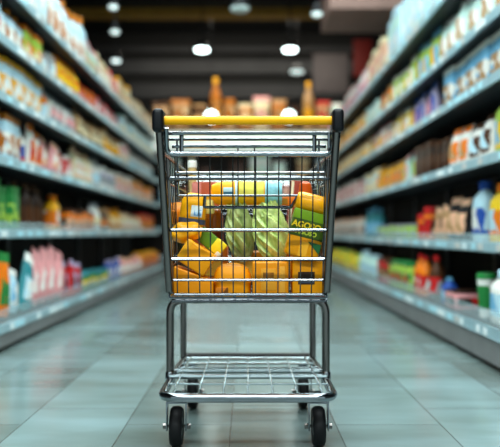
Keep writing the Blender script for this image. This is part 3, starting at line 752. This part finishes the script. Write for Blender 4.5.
# orange slab under it on the right
g = grocery('orange_carton', P(281, 206.5, 2.42), 'flat orange carton under the blue end of the lying bottle', 'carton')
bm = bmesh.new(); box(bm, (-.052, -.05, 0), (.055, .05, .032), .004, 2); gpart('box', bm, mat((.82, .42, .06), .4, 0, .1, 12), g)
bm = bmesh.new(); box(bm, (-.02, -.0512, .006), (.02, -.0498, .025)); gpart('label', bm, mat((.62, .42, .10), .4), g)
# napa cabbages
def cabbage(loc, rot, L_, Rr, c1, c2, label):
    g = grocery('napa_cabbage', loc, label, 'cabbage', rot)
    m = bpy.data.materials.new('leaf'); m.use_nodes = True
    nt = m.node_tree; b = nt.nodes['Principled BSDF']; b.inputs['Roughness'].default_value = .42
    tcn = nt.nodes.new('ShaderNodeTexCoord'); mpn = nt.nodes.new('ShaderNodeMapping'); mpn.inputs['Scale'].default_value = (1, 1, .25)
    nn = nt.nodes.new('ShaderNodeTexNoise'); nn.inputs['Scale'].default_value = 55; nn.inputs['Detail'].default_value = 4
    rpn = nt.nodes.new('ShaderNodeValToRGB'); rpn.color_ramp.elements[0].position = .32; rpn.color_ramp.elements[1].position = .66
    rpn.color_ramp.elements[0].color = (*lin(c1), 1); rpn.color_ramp.elements[1].color = (*lin(c2), 1)
    nt.links.new(tcn.outputs['Object'], mpn.inputs['Vector']); nt.links.new(mpn.outputs['Vector'], nn.inputs['Vector']); nt.links.new(nn.outputs['Fac'], rpn.inputs['Fac']); nt.links.new(rpn.outputs['Color'], b.inputs['Base Color'])
    def surf(z, a, k):
        """overlapping leaves twisted round the head"""
        v = z/L_
        body = max(0, math.sin(PI*min(1, max(0, .06+.90*v))))**.42
        tw = a+2.4*(v-.5)+k
        f = (tw/(2*PI)*8) % 1.0
        ridge = .86+.24*f-.05*math.exp(-((f-.5)/.1)**2)
        return Rr*body*ridge
    bm = bmesh.new(); seg = 72; nz = 30; rings = []
    for j in range(nz+1):
        z = L_*j/nz
        rings.append([bm.verts.new((surf(z, 2*PI*k/seg, 0)*math.cos(2*PI*k/seg), surf(z, 2*PI*k/seg, 0)*math.sin(2*PI*k/seg), z-L_/2)) for k in range(seg)])
    for A, B in zip(rings, rings[1:]):
        for k in range(seg): bm.faces.new((A[k], A[(k+1) % seg], B[(k+1) % seg], B[k]))
    bm.faces.new(rings[0][::-1]); bm.faces.new(rings[-1])
    gpart('head', bm, m, g, .9)
    # ruffled leaf tips
    bm = bmesh.new()
    for q in range(7):
        a0 = 2*PI*q/7; gr = []
        for j in range(7):
            row = []
            for i in range(7):
                u = i/6-.5; v = j/6
                rr2 = Rr*(.78-.15*v)+.004*math.sin(9*u+3*q+5*v)
                a = a0+u*1.3*(1-.5*v*v)
                row.append(bm.verts.new((rr2*math.cos(a), rr2*math.sin(a), L_*.30+v*L_*.26-.012*abs(u)*v)))
            gr.append(row)
        for j in range(6):
            for i in range(6): bm.faces.new((gr[j][i], gr[j][i+1], gr[j+1][i+1], gr[j+1][i]))
    gpart('leaf_tips', bm, m, g)
    bm = bmesh.new(); lathe(bm, [(.012, -.012), (.017, -.006), (.018, .012)], 16, M=Matrix.Translation((0, 0, -L_/2))); gpart('stem_end', bm, mat((.85, .85, .70), .5), g)
cabbage(P(240, 232, 2.32), (0, math.radians(-9), .6), .172, .045, (.46, .54, .24), (.78, .83, .54), 'dull green napa cabbage, left one of the two in the basket')
cabbage(P(271, 232, 2.265), (0, math.radians(-13), 0), .176, .055, (.52, .66, .22), (.88, .94, .60), 'bright green napa cabbage, right one of the two in the basket')
# big pouch with lettering on the right
g = grocery('lettered_pouch', P(299.5, 262, 2.145)+Vector((0, 0, .014)), 'big tilted pouch with orange rolled top and yellow lettering on dark green', 'pouch', (0, math.radians(14.5), 0))
bm = bmesh.new(); box(bm, (-.050, -.04, 0), (.051, .04, .142), .010, 3); gpart('bag', bm, mat((.93, .60, .02), .35, 0, .08, 14), g)
bm = bmesh.new(); box(bm, (-.0505, -.0415, .060), (.0515, .0415, .136), .004, 3); gb = gpart('green_wrap', bm, mat((.24, .32, .07), .35, 0, .3, 30), g)
bm = bmesh.new(); box(bm, (-.051, -.042, .112), (.052, .042, .142), .003, 3); obj('light_green_band', bm, mat((.46, .60, .10), .35, 0, .2, 20), gb)
bm = bmesh.new(); lathe(bm, [(.3, -.054), (.8, -.053), (.97, -.045), (1, -.03), (1, .035), (.95, .045), (.78, .053), (.3, .054)], 28, .030, .047, 2.2, M=Matrix.Translation((0, 0, .166)) @ RY); rt = gpart('rolled_top', bm, mat((.99, .66, .02), .25, 0, .05, 12, coat=.2), g); tag(rt, 'shiny orange rolled top')
bm = bmesh.new(); box(bm, (-.012, -.0422, .004), (.014, -.0395, .05)); gpart('lower_panel', bm, mat((.97, .68, .14), .35, 0, .06, 14), g)
bm = bmesh.new()
vs = [bm.verts.new(p) for p in ((.010, -.0425, .052), (.050, -.0425, .052), (.050, -.0425, .022))]; vb = [bm.verts.new(v.co+Vector((0, .004, 0))) for v in vs]
bm.faces.new(vs); bm.faces.new(vb[::-1])
for i in range(3): bm.faces.new((vs[i], vs[(i+1) % 3], vb[(i+1) % 3], vb[i]))
gpart('green_corner', bm, mat((.12, .36, .18), .4), g)
def lettering(text, size, loc, m, parent):
    cu = bpy.data.curves.new('lettering', 'FONT'); cu.body = text; cu.size = size; cu.align_x = 'CENTER'; cu.extrude = .0006; cu.offset = .0008
    t = bpy.data.objects.new('lettering', cu); COL.objects.link(t)
    dg = bpy.context.evaluated_depsgraph_get(); dg.update()
    me = bpy.data.meshes.new_from_object(t.evaluated_get(dg)); bpy.data.objects.remove(t); bpy.data.curves.remove(cu)
    me.transform(Matrix.Translation(loc) @ Matrix.Rotation(PI/2, 4, 'X')); me.materials.clear(); me.materials.append(m)
    return link('lettering', me, parent)
lettering('AGOSO', .025, (-.006, -.0425, .089), mat((.90, .74, .10), .4), gb)
lettering('AGOSO', .018, (-.002, -.0425, .070), mat((.72, .76, .22), .4), gb)
# things standing at the back of the basket
g = grocery('red_carton', P(199, 262, 2.60), 'red and orange carton at the back left of the basket', 'carton')
bm = bmesh.new(); box(bm, (-.022, -.045, 0), (.075, .045, .292), .006, 2); gpart('box', bm, mat((.66, .27, .12), .4, 0, .12, 10), g)
bm = bmesh.new(); box(bm, (-.023, -.046, .20), (.012, .046, .288), .004, 2); gpart('pink_panel', bm, mat((.76, .45, .40), .4), g)
bm = bmesh.new(); box(bm, (.0, -.0465, .215), (.076, -.044, .238), .001); gpart('white_strip', bm, mat((.80, .80, .84), .4), g)
g = grocery('cream_bottle', (-.207+.0, 2.735, .5335), 'tall cream bottle with white cap at the back left of the basket', 'bottle')
g.location = ((191.5-248)/708*2.70, 2.735, .5335)
bm = bmesh.new(); lathe(bm, [(.028, 0), (.031, .008), (.031, .22), (.027, .27), (.0175, .31), (.0165, .405)], 20); gpart('body', bm, mat((.80, .68, .44), .3), g)
bm = bmesh.new(); lathe(bm, [(.0185, .395), (.0185, .418), (.015, .421)], 16); gpart('cap', bm, mat((.92, .92, .88), .35), g)
bm = bmesh.new(); lathe(bm, [(.0315, .08), (.0315, .19)], 20, cap=False); gpart('label', bm, mat((.88, .84, .74), .4), g)
g = grocery('red_brown_carton', P(291, 268, 2.56), 'red brown carton with white edges leaning at the back of the basket', 'carton', (0, math.radians(5), 0))
bm = bmesh.new(); box(bm, (-.03, -.03, .004), (.022, .03, .315), .004, 2); gpart('box', bm, mat((.52, .16, .05), .4, 0, .12, 12), g)
for x in (-.026, .012):
    bm = bmesh.new(); box(bm, (x, -.0312, .10), (x+.009, -.0295, .312)); gpart('white_edge', bm, mat((.88, .85, .70), .4), g)
g = grocery('orange_bottle', Vector((.186, 2.300, .508)), 'orange bottle standing behind the lettered pouch', 'bottle')
bm = bmesh.new(); lathe(bm, [(.022, 0), (.0245, .008), (.0245, .26), (.023, .305), (.019, .328), (.008, .336)], 20); gpart('body', bm, mat((.80, .32, .05), .3, 0, .08, 12), g)
bm = bmesh.new(); lathe(bm, [(.025, .12), (.025, .22)], 20, cap=False); gpart('label', bm, mat((.90, .55, .14), .4), g)
# cartons underneath that carry the upper layer
for x, y, hgt, c, lab in ((-.125, 2.46, .115, (.85, .45, .06), 'dark orange carton behind the bottom row, left'), (.0, 2.44, .10, (.80, .50, .08), 'mustard carton behind the bottom row, centre'), (.125, 2.46, .115, (.75, .36, .06), 'rust carton behind the bottom row, right')):
    g = grocery('hidden_carton', (x, y, .5145), lab, 'carton'); g.name = 'stacked_carton'
    bm = bmesh.new(); box(bm, (-.055, -.10, 0), (.055, .06, hgt), .005, 2); gpart('box', bm, mat(c, .4, 0, .1, 10), g)
    bm = bmesh.new(); box(bm, (-.04, -.1012, .02), (.04, -.0995, hgt-.03)); gpart('label', bm, mat((.93, .70, .25), .4, 0, .1, 20), g)

# ------------------------------------------------------------------ light from the open store behind the camera
w = bpy.data.worlds.new('world'); S.world = w; w.use_nodes = True
nt = w.node_tree; bg = nt.nodes['Background']
bg.inputs['Color'].default_value = (.72, .92, .95, 1); bg.inputs['Strength'].default_value = .75
S.view_settings.view_transform = 'Standard'; S.view_settings.look = 'None'; S.view_settings.gamma = 1; S.view_settings.use_curve_mapping = False
S.view_settings.exposure = 0.0
S.cycles.use_denoising = True
S.cycles.max_bounces = 8
